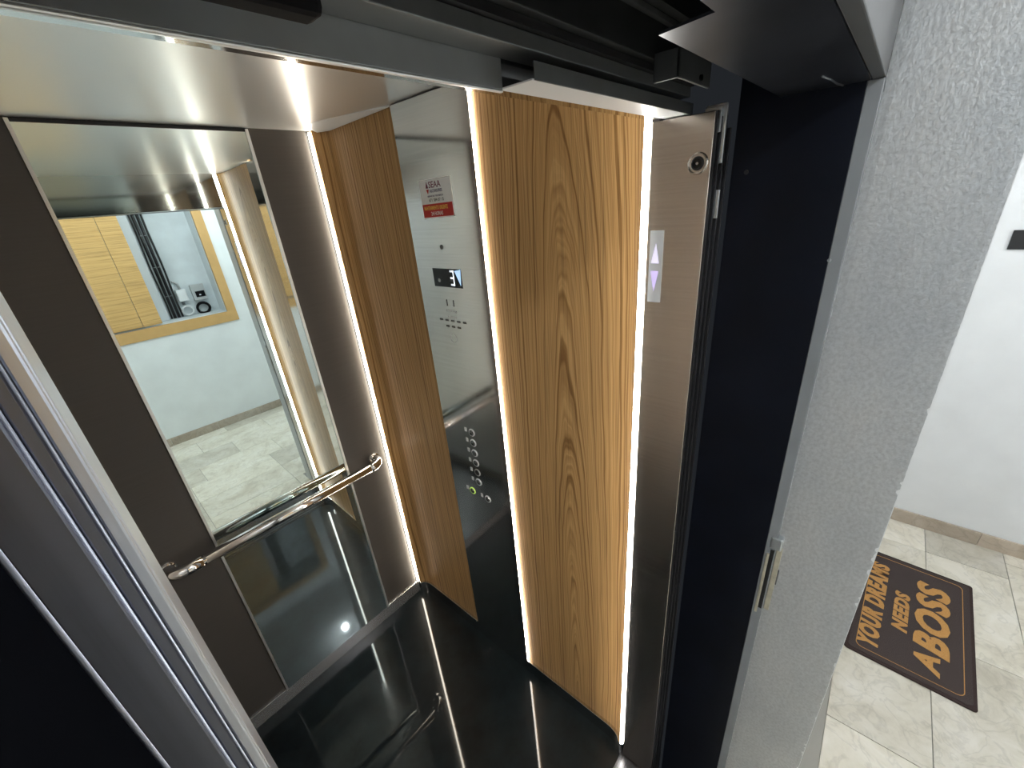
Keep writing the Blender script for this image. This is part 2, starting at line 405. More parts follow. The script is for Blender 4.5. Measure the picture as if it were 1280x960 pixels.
# skirtings
bm = bmesh.new(); prism(bm, ribbon([BW(UL-.002, .0)[:2]] + [BW(UC)[:2]], 0.012, -1), 0.0, SK)
struct(link('baseboard_back', bm, M['steel_skirt'], bevel=0.0015))
bm = bmesh.new(); prism(bm, ribbon(corner_back + corner_front + [(-0.0285, -1.188)], 0.011, -1), 0.0, SK)
struct(link('baseboard_right', bm, M['steel_polish'], bevel=0.0015))

# ------------------------------------------------------------------ mirror
EPS = 0.0052
bm = bmesh.new()
p = [BW(UM0, .0), BW(UM1, .0)]
def mo(z): return 0.0035 + (H-.002-z)*EPS
for (u0_, u1_) in ((UM0, UM1),):
    fr = [bm.verts.new(BW(u, mo(z), z)) for u, z in ((UM0, SK), (UM1, SK), (UM1, H-.010), (UM0, H-.010))]
    bk = [bm.verts.new(BW(u, -.002, z)) for u, z in ((UM0, SK), (UM1, SK), (UM1, H-.010), (UM0, H-.010))]
    bm.faces.new(fr); bm.faces.new(bk[::-1])
    for i in range(4): bm.faces.new((fr[i], bk[i], bk[(i+1) % 4], fr[(i+1) % 4]))
bmesh.ops.recalc_face_normals(bm, faces=bm.faces)
glass = link('mirror_glass', bm, M['mirror'])
def mstrip(u0_, u1_, z0, z1, d=0.004):
    bm = bmesh.new()
    fr = [bm.verts.new(BW(u, mo(z)+d, z)) for u, z in ((u0_, z0), (u1_, z0), (u1_, z1), (u0_, z1))]
    bk = [bm.verts.new(BW(u, -.002, z)) for u, z in ((u0_, z0), (u1_, z0), (u1_, z1), (u0_, z1))]
    bm.faces.new(fr); bm.faces.new(bk[::-1])
    for i in range(4): bm.faces.new((fr[i], bk[i], bk[(i+1) % 4], fr[(i+1) % 4]))
    bmesh.ops.recalc_face_normals(bm, faces=bm.faces)
    return link('edge_strip', bm, M['mirror_edge'])
t = tag(empty('wall_mirror', BW(.476, 0, SK)), 'tall full height mirror between two bronze panels on the lift back wall', 'mirror')
top = mstrip(UM0, UM1, H-.010, H-.003, 0.003); top.data.materials.clear(); top.data.materials.append(M['dark_gap'])
adopt(t, [glass, mstrip(UM0-.0085, UM0, SK, H-.003), mstrip(UM1, UM1+.0075, SK, H-.003), top])

# ------------------------------------------------------------------ handrail
ZR, OFF, RR = 0.885, 0.062, 0.0190
ua, ub = 0.100, 0.860
def hp(u, off): return BW(u, off, ZR)
bm = bmesh.new(); tube(bm, [hp(ua+.055, OFF), hp(ub-.075, OFF)], RR, 20)
rail = link('rail', bm, M['chrome'], smooth=True)
def bend(uend, sgn, rr):
    pts = [hp(uend + sgn*.055 if sgn > 0 else uend - .085, OFF)]
    c = (uend + sgn*.040, OFF-.040)
    for i in range(9):
        a = math.pi/2 * i/8
        pts.append(hp(c[0] - sgn*.040*math.sin(a), c[1] + .040*math.cos(a)))
    pts.append(hp(uend, 0.004))
    bm = bmesh.new(); tube(bm, pts, rr, 20); return link('end_bend', bm, M['chrome'], smooth=True)
def fl(u):
    bm = bmesh.new(); disc(bm, 0.026, 0.005, frame(BW(u, .0025, ZR), EX, (0, 0, 1)), 28)
    bmesh.ops.recalc_face_normals(bm, faces=bm.faces)
    return link('wall_flange', bm, M['chrome'])
t = tag(empty('handrail', hp(.48, OFF)), 'polished chrome tube handrail fixed across the mirror at waist height', 'handrail')
adopt(t, [rail, bend(ua, 1, RR), bend(ub, -1, RR+.0018), fl(ua), fl(ub)])

# ------------------------------------------------------------------ LED lines
def led(poly, mat, label, z0=SK, z1=H-.006):
    bm = bmesh.new(); prism(bm, poly, z0, z1)
    return tag(link('led_strip', bm, mat), label, 'light', 'vertical light lines of the lift cab')
led([BW(.0352, .0025)[:2], BW(.0382, .0025)[:2], BW(.0382, .0185)[:2], BW(.0352, .0185)[:2]], M['led'],
    'warm vertical light line in the back corner beside the bronze panel')
led([(.0095, -.7335), (.0095, -.7375), (-.0055, -.7375), (-.0055, -.7335)], M['led_mid'],
    'vertical light line along the right edge of the steel button panel')
led([(-.0285 + .0066*math.cos(a_), -1.1868 + .0060*math.sin(a_)) for a_ in (2*math.pi*k/14 for k in range(14))], M['led_cool'],
    'brightest vertical light line beside the door jamb with the arrow sign')

# ------------------------------------------------------------------ operating panel
XP = -0.012
def CP(y, z, x=XP): return frame((x, y, z), (0, -1, 0), (0, 0, 1))      # local x runs to the viewer's right
face = boxes('face_plate', [((XP, -YC1, SK-.012), (.012, -YC0, H-.004))], M['steel'], bevel=0.0012)
cop = tag(empty('operating_panel', (XP, -.585, SK)), 'full height brushed steel lift button panel between two wood panels', 'control panel')
kids = [face, boxes('edge_trim', [((XP, -.7382, SK-.012), (XP+.0014, -YC1, H-.004))], M['steel'])]
bm = bmesh.new(); flat(bm, [(0, 0), (.124, 0), (.124, .054), (0, .054)], CP(-.514, 1.661), 0.0012)
screen = link('display', bm, M['screen']); kids.append(screen)
def seg7(parent):
    bm = bmesh.new()
    for lo, hi in (((0, 0), (.016, .005)), ((0, .0195), (.016, .0245)), ((0, .039), (.016, .044)), ((.0125, 0), (.0165, .044))):
        flat(bm, [(lo[0], lo[1]), (hi[0], lo[1]), (hi[0], hi[1]), (lo[0], hi[1])], CP(-.591, 1.667, XP-.0012), 0.0004)
    return link('digit', bm, M['glow_white'])
digit = seg7(screen)
bm = bmesh.new(); flat(bm, [(0, .042), (.026, .046), (.021, 0)], CP(-.612, 1.668, XP-.0012), 0.0004)
darrow = link('down_arrow', bm, M['glow_blue'])
bm = bmesh.new(); disc(bm, .006, .0004, CP(-.539, 1.680, XP-.0012), 16); dot = link('indicator_dot', bm, M['grey_plate'])
kids += [digit, darrow, dot]
bm = bmesh.new(); torus(bm, .0055, .0016, CP(-.570, 1.776), 16, 6); disc(bm, .005, .0008, CP(-.570, 1.776), 16)
kids.append(link('keyhole', bm, M['ink_grey']))
for dy in (-.558, -.588):
    bm = bmesh.new(); flat(bm, [(-.0022, -.010), (.0022, -.010), (.0022, .010), (-.0022, .010)], CP(dy, 1.613))
    kids.append(link('engraved_mark', bm, M['ink_grey']))
for s, y, z, w, h in (('320 kg', -.548, 1.583, .050, .010), ('4 PERS', -.552, 1.566, .042, .007)):
    o = text('engraved_text', s, CP(y, z), w, h, M['grey_plate'], None); kids.append(o)
for k in range(5):
    bm = bmesh.new(); flat(bm, [(-.0075, -.003), (.0075, -.003), (.0075, .003), (-.0075, .003)], CP(-.519-.0268*k, 1.557))
    kids.append(link('speaker_slot', bm, M['ink_grey']))
for k in range(3):
    bm = bmesh.new(); flat(bm, [(-.0075, -.003), (.0075, -.003), (.0075, .003), (-.0075, .003)], CP(-.546-.0262*k, 1.538))
    kids.append(link('speaker_slot', bm, M['ink_grey']))
bm = bmesh.new(); torus(bm, .014, .0008, CP(-.565, 1.500), 20, 4); kids.append(link('engraved_bell', bm, M['grey_plate']))
btn = [(-.587, 1.161-.042*k, -.557) for k in range(6)] + [(-.546, .894, -.519), (-.625, .891, -.595)]
for i, (y, z, ty) in enumerate(btn):
    bm = bmesh.new(); disc(bm, .0115, .003, CP(y, z), 24, .001)
    bmesh.ops.recalc_face_normals(bm, faces=bm.faces)
    b_ = link('button', bm, M['steel_polish'] if i != 4 else M['black_matte'])
    bm = bmesh.new(); torus(bm, .0128, .0022, CP(y, z), 24, 8)
    ring = link('button_ring', bm, M['glow_green'] if i == 6 else M['white_plate'] if i != 4 else M['grey_plate'], smooth=True)
    bm = bmesh.new(); flat(bm, [(-.005, -.0075), (.005, -.0075), (.005, .0075), (-.005, .0075)], CP(ty, z+.004), .0012)
    tg = link('braille_tag', bm, M['white_plate'])
    b_.parent = cop; b_.matrix_parent_inverse = Matrix.Translation(cop.location).inverted()
    ring.parent = b_
    kids.append(tg)
    if i == 6: ring['label'] = 'green lit ring of the alarm button'
adopt(cop, kids)
for o in (digit, darrow, dot):
    o.parent = screen; o.matrix_parent_inverse = Matrix.Identity(4)

# sticker on the panel
SW, SH = .133, .099
SM = frame((XP, -.513, 1.8535), (0, -1, .017), (0, .017, 1))
def sm(x, y, d=0.0008): return SM @ Matrix.Translation((x, y, d))
bm = bmesh.new(); flat(bm, [(0, 0), (SW, 0), (SW, SH), (0, SH)], SM, 0.0008)
base = link('paper', bm, M['paper'])
st = tag(empty('notice_sticker', (XP, -.58, 1.855)), 'white and red maintenance sticker on the upper steel button panel', 'sticker')
ks = [base]
bm = bmesh.new(); flat(bm, [(.002, .003), (SW-.004, .003), (SW-.004, .037), (.002, .037)], sm(0, 0), 0.0003); ks.append(link('red_field', bm, M['ink_red']))
bm = bmesh.new(); flat(bm, [(0, 0), (.011, 0), (.0055, .017)], sm(.028, .077), .0003); ks.append(link('up_mark', bm, M['ink_maroon']))
bm = bmesh.new(); flat(bm, [(0, .012), (.011, .012), (.0055, 0)], sm(.029, .062), .0003); ks.append(link('down_mark', bm, M['ink_red']))
for s, x, y, w, h, mt, bo in (('SEAA', .042, .077, .050, .016, M['ink_maroon'], .01), ('ASCENSORES', .043, .0655, .052, .0075, M['ink_navy'], .01),
                              ('SERVICIO TECNICO', .031, .0545, .065, .0042, M['ink_navy'], .02), ('671 584 07 15', .035, .0425, .062, .008, M['ink_grey'], .01),
                              ('MANTENIMIENTO URGENTE', .009, .0215, .100, .0105, M['ink_yellow'], .03), ('24 HORAS', .036, .0070, .050, .0100, M['paper'], .01)):
    ks.append(text('lettering', s, sm(x, y, .0011 if y < .04 else .0008), w, h, mt, None, bold=bo, depth=.0003))
adopt(st, ks)

# ------------------------------------------------------------------ right jamb, its arrow sign and round sensor
jr = struct(boxes('trim_1', [((XJ, YJ1, .004), (.012, YJ0, ZH-.002))], M['steel_jamb'], bevel=0.0012))
def JP(y, z, x=XJ): return frame((x, y, z), (0, -1, 0), (0, 0, 1))
bm = bmesh.new(); flat(bm, [(0, 0), (.0255, 0), (.0255, .134), (0, .134)], JP(-1.202, 1.675), .0022)
plq = link('backplate', bm, M['white_plate'])
t = tag(empty('arrow_indicator', (XJ, -1.215, 1.675)), 'white direction sign with up and down arrows on the right door jamb', 'sign')
bm = bmesh.new(); flat(bm, [(0, 0), (.0150, 0), (.0075, .036)], JP(-1.2065, 1.750, XJ-.0022), .0006); a1 = link('up_arrow', bm, M['glow_pale'])
bm = bmesh.new(); flat(bm, [(0, .038), (.0150, .038), (.0075, 0)], JP(-1.2065, 1.697, XJ-.0022), .0006); a2 = link('down_arrow', bm, M['glow_lilac'])
adopt(t, [plq, a1, a2])
t = tag(empty('round_sensor', (XJ, -1.277, 1.913)), 'round metal ringed sensor near the top of the right jamb', 'sensor')
J = JP(-1.277, 1.913)
bm = bmesh.new(); disc(bm, .0150, .0016, J, 32); torus(bm, .0150, .0022, J, 32, 8); k1 = link('bezel', bm, M['steel_jamb'], smooth=False)
bm = bmesh.new(); torus(bm, .0085, .0024, J @ Matrix.Translation((0, 0, .0016)), 28, 8); k2 = link('inner_ring', bm, M['black_matte'], smooth=True)
bm = bmesh.new(); disc(bm, .0085, .0026, J @ Matrix.Translation((0, 0, .0010)), 24); k3 = link('lens', bm, M['screen'])
bm = bmesh.new(); disc(bm, .0022, .0008, J @ Matrix.Translation((0, 0, .0036)), 12); k4 = link('keyway', bm, M['zinc'])
adopt(t, [k1, k2, k3, k4])

# ------------------------------------------------------------------ cab doors, folded into the slots on both sides
def leafstack(sgn, x0, x1, z1, kind):
    """folded door leaves in the slot between the jamb face x0 and the dark return x1"""
    parts = []
    n = 3; w = (x1-x0)/n
    for i in range(n):
        xa = x0 + w*i; xb = xa + w*0.80
        y = YJ1 - .004 - .006*i*(1 if sgn > 0 else 0)
        lo, hi = (min(xa, xb), y-.0, .006), (max(xa, xb), y+.09, z1-.006*i)
        parts.append((lo, hi))
    return parts
d1 = empty('door_1', (-.005, YJ1, 0)); struct(d1); kk = []
zt = 1.985
xs = [(-.0262, -.0205), (-.0165, -.0125), (-.0060, -.0015), (.0045, .0085)]
for i, (xa, xb) in enumerate(xs):
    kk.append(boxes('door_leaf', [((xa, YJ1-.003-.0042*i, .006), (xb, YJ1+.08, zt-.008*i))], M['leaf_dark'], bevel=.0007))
kk.append(boxes('leaf_gasket', [((-.0275, YJ1+.004, .006), (.0140, YJ1+.07, zt-.01))], M['dark_gap']))
kk.append(boxes('hanger', [((-.0195, YJ1-.006, zt-.030), (-.0130, YJ1+.02, zt+.006)), ((-.0130, YJ1-.012, zt-.075), (-.0075, YJ1+.02, zt+.010)),
                           ((-.0110, YJ1-.013, zt-.16), (-.0065, YJ1+.01, zt-.115))], M['zinc'], bevel=.0008))
adopt(d1, kk)
d2 = empty('door_2', (-.855, YJ1, 0)); struct(d2); kk = []
for i, (xa, xb, dy) in enumerate([(-.8436, -.8376, .0), (-.8502, -.8442, -.003), (-.8712, -.8512, -.006)]):
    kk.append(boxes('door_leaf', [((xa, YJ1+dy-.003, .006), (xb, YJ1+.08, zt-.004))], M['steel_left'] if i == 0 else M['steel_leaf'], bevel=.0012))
for x, r in ((-.8440, .0005), (-.8507, .0007), (-.8710, .0022)):  # beads added to draw the highlights down the leaf edges
    bm = bmesh.new(); tube(bm, [(x, YJ1-.0068, .006), (x, YJ1-.0068, zt-.006)], r, 10)
    kk.append(link('edge_highlight', bm, M['highlight'], smooth=True))
kk.append(boxes('leaf_gasket', [((-.8718, YJ1+.004, .006), (-.8376, YJ1+.07, zt-.006))], M['dark_gap']))
adopt(d2, kk)
struct(boxes('trim_2', [((-UL, YJ1+.001, .004), (XL, YJ0, ZH-.002))], M['steel_left'], bevel=.0012))

# ------------------------------------------------------------------ sills
sill = struct(boxes('trim_3', [((-UL, -1.300, -.03), (XD, -1.1855, .001))], M['sill']))
for k in range(3):
    boxes('sill_ridge', [((XL+.002, -1.215-.030*k, .001), (XJ-.002, -1.198-.030*k, .004))], M['sill'], sill, bevel=.0006)
struct(boxes('trim_4', [((-.95, -1.482, -.03), (.05, -1.335, .002))], M['sill'], bevel=.001))

# ------------------------------------------------------------------ header of the cab door and the door gear above
hd = struct(boxes('trim_5', [((-UL, -1.2120, ZH+.002), (.05, -1.1950, H+.10))], M['steel_polish']))
boxes('under_plate', [((-UL, -1.2120, ZH), (XJ+.03, -1.1950, ZH+.003))], M['steel_polish'], hd)
boxes('lit_under_plate', [((-.4415, -1.2540, ZH), (XJ+.02, -1.2120, ZH+.0015))], M['lit_sheet'], hd)  # LED reflection under the header put into the white colour
boxes('bright_lip', [((-UL, -1.2166, ZH-.0030), (-.4410, -1.2118, ZH-.0004))], M['mirror_edge'], hd, bevel=.0012)  # pale lip added for the line of light along the plate's lower edge
boxes('lip', [((-.4380, -1.2550, ZH+.0002), (XJ+.02, -1.2535, ZH+.016))], M['plate_grey'], hd, bevel=.0004)
boxes('front_plate', [((-UL, -1.2160, ZH-.0006), (-.4410, -1.2122, ZH+.045))], M['plate_front'], hd, bevel=.0008)
gear = tag(empty('door_operator', (-.45, -1.26, 2.03)), 'dark grey door gear beam above the lift entrance', 'door operator')
g = [boxes('rail_beam', [((-UL+.02, -1.2500, 2.012), (-.012, -1.2164, 2.026))], M['plate_grey'], bevel=.001),
     boxes('rail_groove', [((-UL+.02, -1.2560, 2.0265), (-.012, -1.2350, 2.034))], M['dark_gap']),
     boxes('cover_sheet', [((-UL+.02, -1.2660, 2.0345), (-.012, -1.2360, 2.075))], M['shaft_dark'], bevel=.001),
     boxes('cover_rim', [((-UL+.02, -1.2720, 2.0752), (-.012, -1.2400, 2.082))], M['plate_grey'], bevel=.001),
     boxes('upper_sheet', [((-UL+.02, -1.2850, 2.0825), (-.012, -1.2400, 2.30))], M['shaft_dark'])]
adopt(gear, g)
t = tag(empty('door_sensor_box', (-.76, -1.275, 1.99)), 'black plastic box hanging above the entrance at top left', 'box')
adopt(t, [boxes('housing', [((-.86, -1.305, 1.977), (-.678, -1.2865, 2.03))], M['black_box'], bevel=.004)])
t = tag(empty('steel_bracket', (-.14, -1.29, 2.02)), 'small grey steel bracket with a screw behind the cut soffit sheet', 'bracket')
bk = [boxes('bracket_plate', [((-.195, -1.3000, 2.008), (-.075, -1.2960, 2.040)), ((-.195, -1.3000, 2.008), (-.191, -1.266, 2.040))], M['plate_grey'], bevel=.001)]
bm = bmesh.new(); disc(bm, .004, .003, frame((-.118, -1.3000, 2.016), (1, 0, 0), (0, 0, 1)), 12); bk.append(link('screw', bm, M['black_box']))
adopt(t, bk)

# ------------------------------------------------------------------ dark returns, landing frame, cut soffit sheet
struct(boxes('wall_shaft_right', [((XD, YF+.004, .0), (XD+.03, -1.3190, 2.30))], M['navy']))
for y, z, r in ((-1.342, 1.893, .0035), (-1.4795, 1.754, .0028)):
    bm = bmesh.new(); disc(bm, r, .002, frame((XD, y, z), (0, -1, 0), (0, 0, 1)), 12)
    tag(link('screw_head', bm, M['zinc'] if r < .003 else M['shaft_dark']),
        'bright screw head at the edge of the dark door return' if r < .003 else 'dark screw head in the navy door return near its top', 'screw')
struct(boxes('wall_shaft_left', [((XLD-.06, YB0, .0), (XLD, -1.3110, 1.9910))], M['void']))
bm = bmesh.new()
prism(bm, [(XD, YF), (XD, -1.376), (-.437, -1.376), (-.447, -1.421), (-.93, -1.421), (-.93, YF)], 1.9915, 1.9935)
struct(link('trim_6', bm, M['soffit']))
bm = bmesh.new(); tube(bm, [(.010, -1.452, 1.9905), (-.02, -1.448, 1.9902), (-.06, -1.446, 1.9905), (-.10, -1.441, 1.9905)], .0012, 6)
tag(link('paint_scratch_wire', bm, M['zinc']), 'thin bright wire end lying along the dark soffit above the door', 'wire')
lf = struct(boxes('trim_7', [((XD, YB0, 0), (XD+.03, YF+.004, 1.9915)), 
                             ], M['frame_grey'], bevel=.0015))
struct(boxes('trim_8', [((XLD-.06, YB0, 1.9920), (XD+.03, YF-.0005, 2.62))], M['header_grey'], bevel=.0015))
# gusset where the header sheet meets the post
bm = bmesh.new()
v = [bm.verts.new(c) for c in ((XD, YB0-.001, 1.992), (XB, YB0-.001, 1.992), (XB, YB0-.001, 1.976))]
bm.faces.new(v); ret = bmesh.ops.extrude_face_region(bm, geom=bm.faces[:])
for e in ret['geom']:
    if isinstance(e, bmesh.types.BMVert): e.co.y += .002
bmesh.ops.recalc_face_normals(bm, faces=bm.faces); link('corner_flap', bm, M['frame_grey'], lf)

# plastered return on the right: white wall with a skin of silver paint chipped along the corner
wf = struct(boxes('wall_front', [((XB, YB1, 0), (XFAR+.1, YB0+.012, ZL)), ((XLEFT-.1, YB1, 0), (XLD-.028, YB0+.012, ZL)),
                                 ((XLD-.028, YB1, 2.35), (XB, YB0, ZL))], M['plaster']))
random.seed(11)
n = 620; bm = bmesh.new(); prev = None; chip = 0; left = 0
for i in range(n+1):
    z = ZL*i/n
    zc = z
    base_ = 0.0008 + 0.0007*random.random()
    low = zc < 1.45
    if chip <= 0 and random.random() < (0.10 if low else 0.02): chip = random.choice((1, 1, 2, 2, 3)); amp = random.uniform(.0015, .0052 if low else .003)
    j = base_ + (amp*random.uniform(.6, 1) if chip > 0 else 0); chip -= 1
    l = .0003+.0011*random.random()*(1 if random.random() < .25 else .3)
    cols = [(YB0 - l, XB-.0006), (YB0-.012, XB-.0014), (YB0-.05, XB-.0012), (YB0-.10, XB-.0012), (YB1+.006, XB-.0014), (YB1+j, XB-.0010)]
    row = [bm.verts.new((x, y, z)) for y, x in cols]
    if prev:
        for a in range(len(row)-1): bm.faces.new((prev[a], prev[a+1], row[a+1], row[a]))
    prev = row
bmesh.ops.recalc_face_normals(bm, faces=bm.faces)
pl = link('paint_skin', bm, M['silver'], wf); pl['label'] = 'silver grey paint chipped along the corner'
pl.modifiers.new('thick', 'SOLIDIFY').thickness = .0006

# strike plate of the landing door
t = tag(empty('strike_plate', (XB-.004, -1.488, .95)), 'cream metal lock strike let into the edge of the silver painted return', 'strike plate')
kk = [boxes('strike_bar', [((XB-.0035, -1.5090, .955), (XB+.002, -1.4985, 1.148))], M['cream'], bevel=.0012),
      boxes('strike_bar', [((XD-.0025, -1.4885, .948), (XD+.001, YF-.0008, 1.132))], M['cream'], bevel=.0012),
      boxes('strike_slot', [((XD-.0012, -1.4960, .965), (XD+.001, -1.4887, 1.145))], M['black_matte']),
      boxes('strike_cap', [((XD-.002, -1.5075, 1.148), (XB+.001, YF-.003, 1.180))], M['zinc'], bevel=.003),
      boxes('latch_bolt', [((XB-.0030, -1.5118, 1.040), (XB+.001, -1.5092, 1.085))], M['plate_grey'], bevel=.0008)]
adopt(t, kk)

# ------------------------------------------------------------------ landing
fl0 = struct(boxes('floor', [((XLEFT, YREAR, -.03), (XFAR, -1.482, -.004))], M['grout']))
TX, TY = .597, .295
rows = []
y = -2.03 + TY*1
k = 0
offs = [.30, 0, .37, .12, .45, .22, .5, .08]
ytop = -1.483
yb = [ -1.483, -1.735, -2.03, -2.325, -2.62, -2.915, -3.21, YREAR]
G = .0012
tile_n = 0
for r in range(len(yb)-1):
    y1, y0 = yb[r], yb[r+1]
    off = {0: 0.56, 1: 0.56, 2: 1.755}.get(r, .56 + offs[r % 8])
    x = off - 8*TX
    while x < XFAR:
        xa, xb = max(x+G, XLEFT), min(x+TX-G, XFAR)
        if r == 0: xa, xb = max(xa, XLD-.028+.0005), min(xb, XB-.002)
        if r == 1:
            pass
        if xb-xa > .03:
            if r in (0, 1) and False: pass
            o = boxes('tile', [((xa-(xa+xb)/2, y0+G-(y0+y1)/2, -.006), (xb-(xa+xb)/2, y1-G-(y0+y1)/2, random.uniform(-.0004, .0004)))], M['marble'], fl0, bevel=.0008)
            o.location = ((xa+xb)/2, (y0+y1)/2, 0)
            tile_n += 1
        x += TX

wfar = struct(boxes('wall_far', [((XFAR, YREAR-.1, -.03), (XFAR+.1, -1.482, ZL))], M['plaster']))
def skirt(name, horiz, fixed, a0, a1, step, start, depth, h):
    root = None; a = start
    while a < a1:
        lo, hi = max(a, a0)+.0006, min(a+step, a1)-.0006
        if hi-lo > .01:
            if horiz: b = [((lo, fixed, 0), (hi, fixed+depth, h))]
            else: b = [((fixed-depth, lo, 0), (fixed, hi, h))]
            if root is None: root = struct(boxes(name, b, M['marble_skirt'], bevel=.002))
            else: boxes('skirting_tile', b, M['marble_skirt'], root, bevel=.002)
        a += step
skirt('baseboard_far', False, XFAR-.0005, YREAR+.012, YB1-.002, .40, -3.43, .012, .080)
skirt('baseboard_rear', True, YREAR+.0005, XLEFT, XFAR-.013, .40, -2.57, .012, .080)
skirt('baseboard_front', True, YB1-.0125, XB+.002, XFAR-.013, .40, XB, .012, .080)

# rear wall with the meter closet
CX0, CX1, CZ0, CZ1 = -1.02, .270, 1.135, 2.32
wr = struct(boxes('wall_rear', [((XLEFT-.1, YREAR-.06, -.03), (XFAR, YREAR, CZ0)), ((XLEFT-.1, YREAR-.06, CZ1), (XFAR, YREAR, ZL)),
                                ((XLEFT-.1, YREAR-.06, CZ0), (CX0, YREAR, CZ1)), ((CX1, YREAR-.06, CZ0), (XFAR, YREAR, CZ1))], M['plaster_rear']))
struct(boxes('wall_closet', [((CX0-.02, -3.66, CZ0-.03), (CX1+.02, -3.62, CZ1+.03)), ((CX0-.03, -3.62, CZ0-.03), (CX0-.0, YREAR-.06, CZ1+.03)),
                             ((CX1, -3.62, CZ0-.03), (CX1+.03, YREAR-.06, CZ1+.03)), ((CX0, -3.62, CZ0-.03), (CX1, YREAR-.06, CZ0)),
                             ((CX0, -3.62, CZ1), (CX1, YREAR-.06, CZ1+.03))], M['recess']))
t = tag(empty('closet_frame', (-.4, YREAR, 1.03)), 'pale oak frame around the open meter closet on the landing wall', 'frame')
adopt(t, [boxes('bottom_rail', [((CX0-.08, YREAR-.02, CZ0-.100), (CX1+.078, YREAR+.012, CZ0))], M['oak_frame'], bevel=.002),
          boxes('top_rail', [((CX0-.08, YREAR-.02, CZ1), (CX1+.078, YREAR+.012, CZ1+.09))], M['oak_frame'], bevel=.002),
          boxes('stile', [((CX1, YREAR-.02, CZ0), (CX1+.078, YREAR+.012, CZ1))], M['oak_frame'], bevel=.002),
          boxes('stile', [((CX0-.08, YREAR-.02, CZ0), (CX0, YREAR+.012, CZ1))], M['oak_frame'], bevel=.002)])
t = tag(empty('closet_door', (-.62, YREAR-.02, CZ0)), 'pale oak sliding door covering the left half of the meter closet', 'door')
adopt(t, [boxes('door_board', [((CX0+.004, YREAR-.045, CZ0+.012), (-.394, YREAR-.020, CZ1-.006))], M['oak'], bevel=.0015),
          boxes('door_board', [((-.391, YREAR-.045, CZ0+.012), (-.252, YREAR-.020, CZ1-.006))], M['oak'], bevel=.0015)])
t = tag(boxes('white_cable_board', [((-.235, -3.619, CZ0), (-.164, -3.600, CZ1-.002))], M['white_frame'], bevel=.002),
        'narrow white board beside the pipes inside the meter closet', 'board')
pts = [-.146, -.118, -.086, -.056]
for i, x in enumerate(pts):
    r = (.007, .012, .012, .008)[i]
    bm = bmesh.new(); wob = [(x + .004*math.sin(k*1.3+i), -3.600 + .004*math.cos(k*1.7+i), CZ0+.004+(CZ1-CZ0-.01)*k/9) for k in range(10)]
    if i in (0, 3): tube(bm, wob, r, 10)
    else: tube(bm, [(x, -3.602, CZ0+.004), (x, -3.602, CZ1-.006)], r, 12)
    ot = link('service_pipe', bm, [M['shaft_dark'], M['black_matte'], M['black_matte'], M['shaft_dark']][i], smooth=True)
    tag(ot, ['thin wavering dark cable beside the white closet board', 'straight black pipe, second from the white closet board',
             'straight black pipe, third from the white closet board', 'dark wavering cable nearest the closet meter boxes'][i], 'pipe')
    for z in (1.35, 1.62, 1.90):
        if i in (1, 2):
            bm = bmesh.new(); torus(bm, r, .003, Matrix.Translation((x, -3.602, z)), 14, 6); link('pipe_clip', bm, M['grey_plate'], ot)
t = tag(empty('junction_box', (0, -3.62, 1.28)), 'small square white junction box with a bent conduit in the closet', 'box')
bm = bmesh.new(); tube(bm, [(-.040, -3.602, 1.472), (-.032, -3.602, 1.471), (-.02, -3.602, 1.465), (.0, -3.602, 1.445), (.004, -3.602, 1.395)], .010, 12)
cd = link('conduit', bm, M['grey_plate'], smooth=True)
bm = bmesh.new(); tube(bm, [(-.012, -3.600, 1.279), (-.012, -3.600, 1.262), (-.012, -3.600, 1.248)], .013, 10)
adopt(t, [boxes('box_body', [((-.040, -3.618, 1.280), (.040, -3.575, 1.392))], M['white_plate'], bevel=.004),
          boxes('box_lid', [((-.036, -3.575, 1.284), (.036, -3.570, 1.388))], M['white_plate'], bevel=.002), cd, link('gland', bm, M['plate_grey'], smooth=True)])
t = tag(empty('meter_box', (.14, -3.62, 1.27)), 'grey meter box with a dark window right of the junction box', 'meter')
adopt(t, [boxes('box_body', [((.083, -3.618, 1.265), (.198, -3.58, 1.418))], M['grey_plate'], bevel=.004),
          boxes('meter_window', [((.108, -3.58, 1.295), (.186, -3.576, 1.352))], M['black_box'], bevel=.001),
          boxes('meter_light', [((.135, -3.576, 1.310), (.150, -3.575, 1.322))], M['white_plate'])])
def coil(name, x, z, R, r, mat, label):
    bm = bmesh.new()
    for k in range(3):
        torus(bm, R+.004*math.sin(k*2.1), r, Matrix.Translation((x+.004*math.sin(k*3), -3.602+.010*k, z+.003*math.cos(k*2))) @ Matrix.Rotation(math.pi/2+.1*(k-1), 4, 'X'), 28, 8)
    return tag(link(name, bm, mat, smooth=True), label, 'cable')
coil('cable_coil', .132, 1.185, .052, .008, M['black_box'], 'black coil of cable hanging under the grey meter box')
coil('cable_coil', .0, 1.187, .045, .004, M['white_plate'], 'thin pale coil of cable under the white junction box')

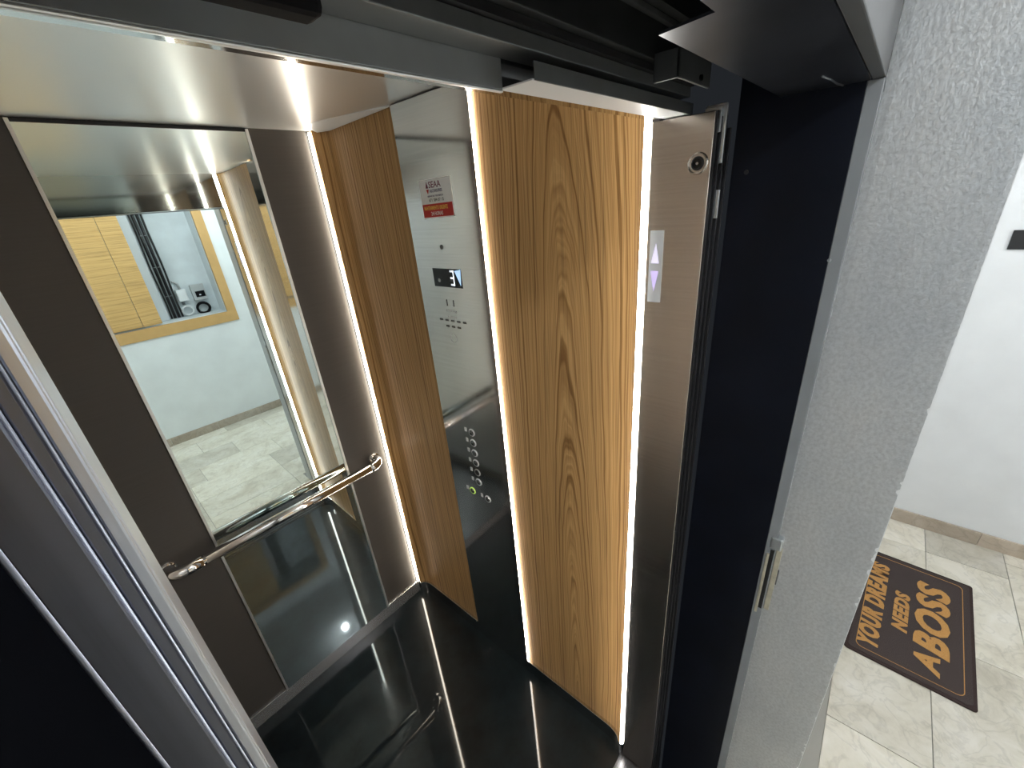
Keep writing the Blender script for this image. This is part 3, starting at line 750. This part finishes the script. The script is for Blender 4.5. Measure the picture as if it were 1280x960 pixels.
# other landing walls and ceiling
struct(boxes('wall_landing_left', [((XLEFT-.1, YREAR, -.03), (XLEFT, YB1, ZL))], M['plaster']))
bm = bmesh.new(); prism(bm, [(XLEFT-.1, YREAR-.1), (XFAR+.1, YREAR-.1), (XFAR+.1, YB0+.012), (XLEFT-.1, YB0+.012)], ZL, ZL+.05)
struct(link('ceiling', bm, M['plaster']))
def lamp(x, y, label):
    t = tag(empty('ceiling_lamp', (x, y, ZL)), label, 'lamp')
    bm = bmesh.new(); bmesh.ops.create_uvsphere(bm, u_segments=20, v_segments=12, radius=.037, matrix=Matrix.Translation((x, y, ZL-.082)))
    g = link('globe', bm, M['globe'], smooth=True)
    bm = bmesh.new(); tube(bm, [(x, y, ZL-.001), (x, y, ZL-.02), (x, y, ZL-.045)], [.055, .055, .03], 24)
    adopt(t, [g, link('ceiling_rose', bm, M['white_plate'])])
lamp(.085, -2.46, 'white globe lamp on the landing ceiling opposite the lift')
lamp(-1.35, -2.45, 'unseen globe lamp added further left to light the silver return')  # added out of view, lights the return that faces left
lamp(1.20, -2.95, 'unseen globe lamp added to brighten the landing floor and far white wall')  # added out of view, brightens the right end of the landing

# switch plate on the far wall
t = tag(empty('wall_switch', (XFAR, -1.99, 1.51)), 'black rectangular switch plate on the white wall above the doormat', 'switch')
adopt(t, [boxes('plate', [((XFAR-.008, -2.058, 1.511), (XFAR, -1.935, 1.589))], M['black_matte'], bevel=.002),
          boxes('rocker', [((XFAR-.011, -2.045, 1.532), (XFAR-.008, -1.985, 1.562))], M['plate_grey'], bevel=.001)])

# ------------------------------------------------------------------ doormat
A = math.atan2(-2.190+2.156, 1.593-.887)
MM = frame((.887, -2.156, .0006), (math.cos(A), math.sin(A), 0), (-math.sin(A), math.cos(A), 0))
ML, MD, MH = .707, .400, .009
def rrect(x0, y0, x1, y1, r, n=6):
    out = []
    for cx, cy, a0 in ((x1-r, y1-r, 0), (x0+r, y1-r, 90), (x0+r, y0+r, 180), (x1-r, y0+r, 270)):
        for i in range(n+1):
            a = math.radians(a0+90*i/n); out.append((cx+r*math.cos(a), cy+r*math.sin(a)))
    return out
mat_o = tag(empty('doormat', (1.24, -1.98, 0)), 'dark brown doormat with orange lettering on the marble landing floor', 'doormat')
bm = bmesh.new(); prism(bm, rrect(0, 0, ML, MD, .012), 0, MH*.75, MM); rim = link('rubber_rim', bm, M['mat_rim'], bevel=.002)
bm = bmesh.new(); prism(bm, rrect(.012, .012, ML-.012, MD-.012, .018), MH*.75, MH, MM); pile = link('pile', bm, M['mat'])
def ring_prism(bm, o, i_, z0, z1, mtx):
    n = len(o)
    V = [[bm.verts.new((p[0], p[1], z)) for p in P] for z in (z0, z1) for P in (o, i_)]
    for a in range(n):
        b = (a+1) % n
        bm.faces.new((V[2][a], V[2][b], V[3][b], V[3][a])); bm.faces.new((V[0][a], V[0][b], V[2][b], V[2][a])); bm.faces.new((V[1][a], V[3][a], V[3][b], V[1][b]))
    bmesh.ops.transform(bm, matrix=mtx, verts=[v for r_ in V for v in r_]); bmesh.ops.recalc_face_normals(bm, faces=bm.faces)
bm = bmesh.new(); ring_prism(bm, rrect(.034, .034, ML-.034, MD-.034, .024), rrect(.0365, .0365, ML-.0365, MD-.0365, .0225), MH, MH+.0006, MM)
mk = [rim, pile, link('border_line', bm, M['mat_print'])]
def mt(s, x, y, w, h, b=.02): return text('lettering', s, MM @ Matrix.Translation((x, y, MH)), w, h, M['mat_print'], None, bold=b, shear=.22, depth=.0012)
mk += [mt('YOUR DREAMS', .060, .293, .560, .074, .055), mt('NEEDS', .222, .209, .247, .054, .055), mt('A', .066, .104, .100, .080, .045), mt('BOSS', .172, .075, .432, .116, .045)]
adopt(mat_o, mk)
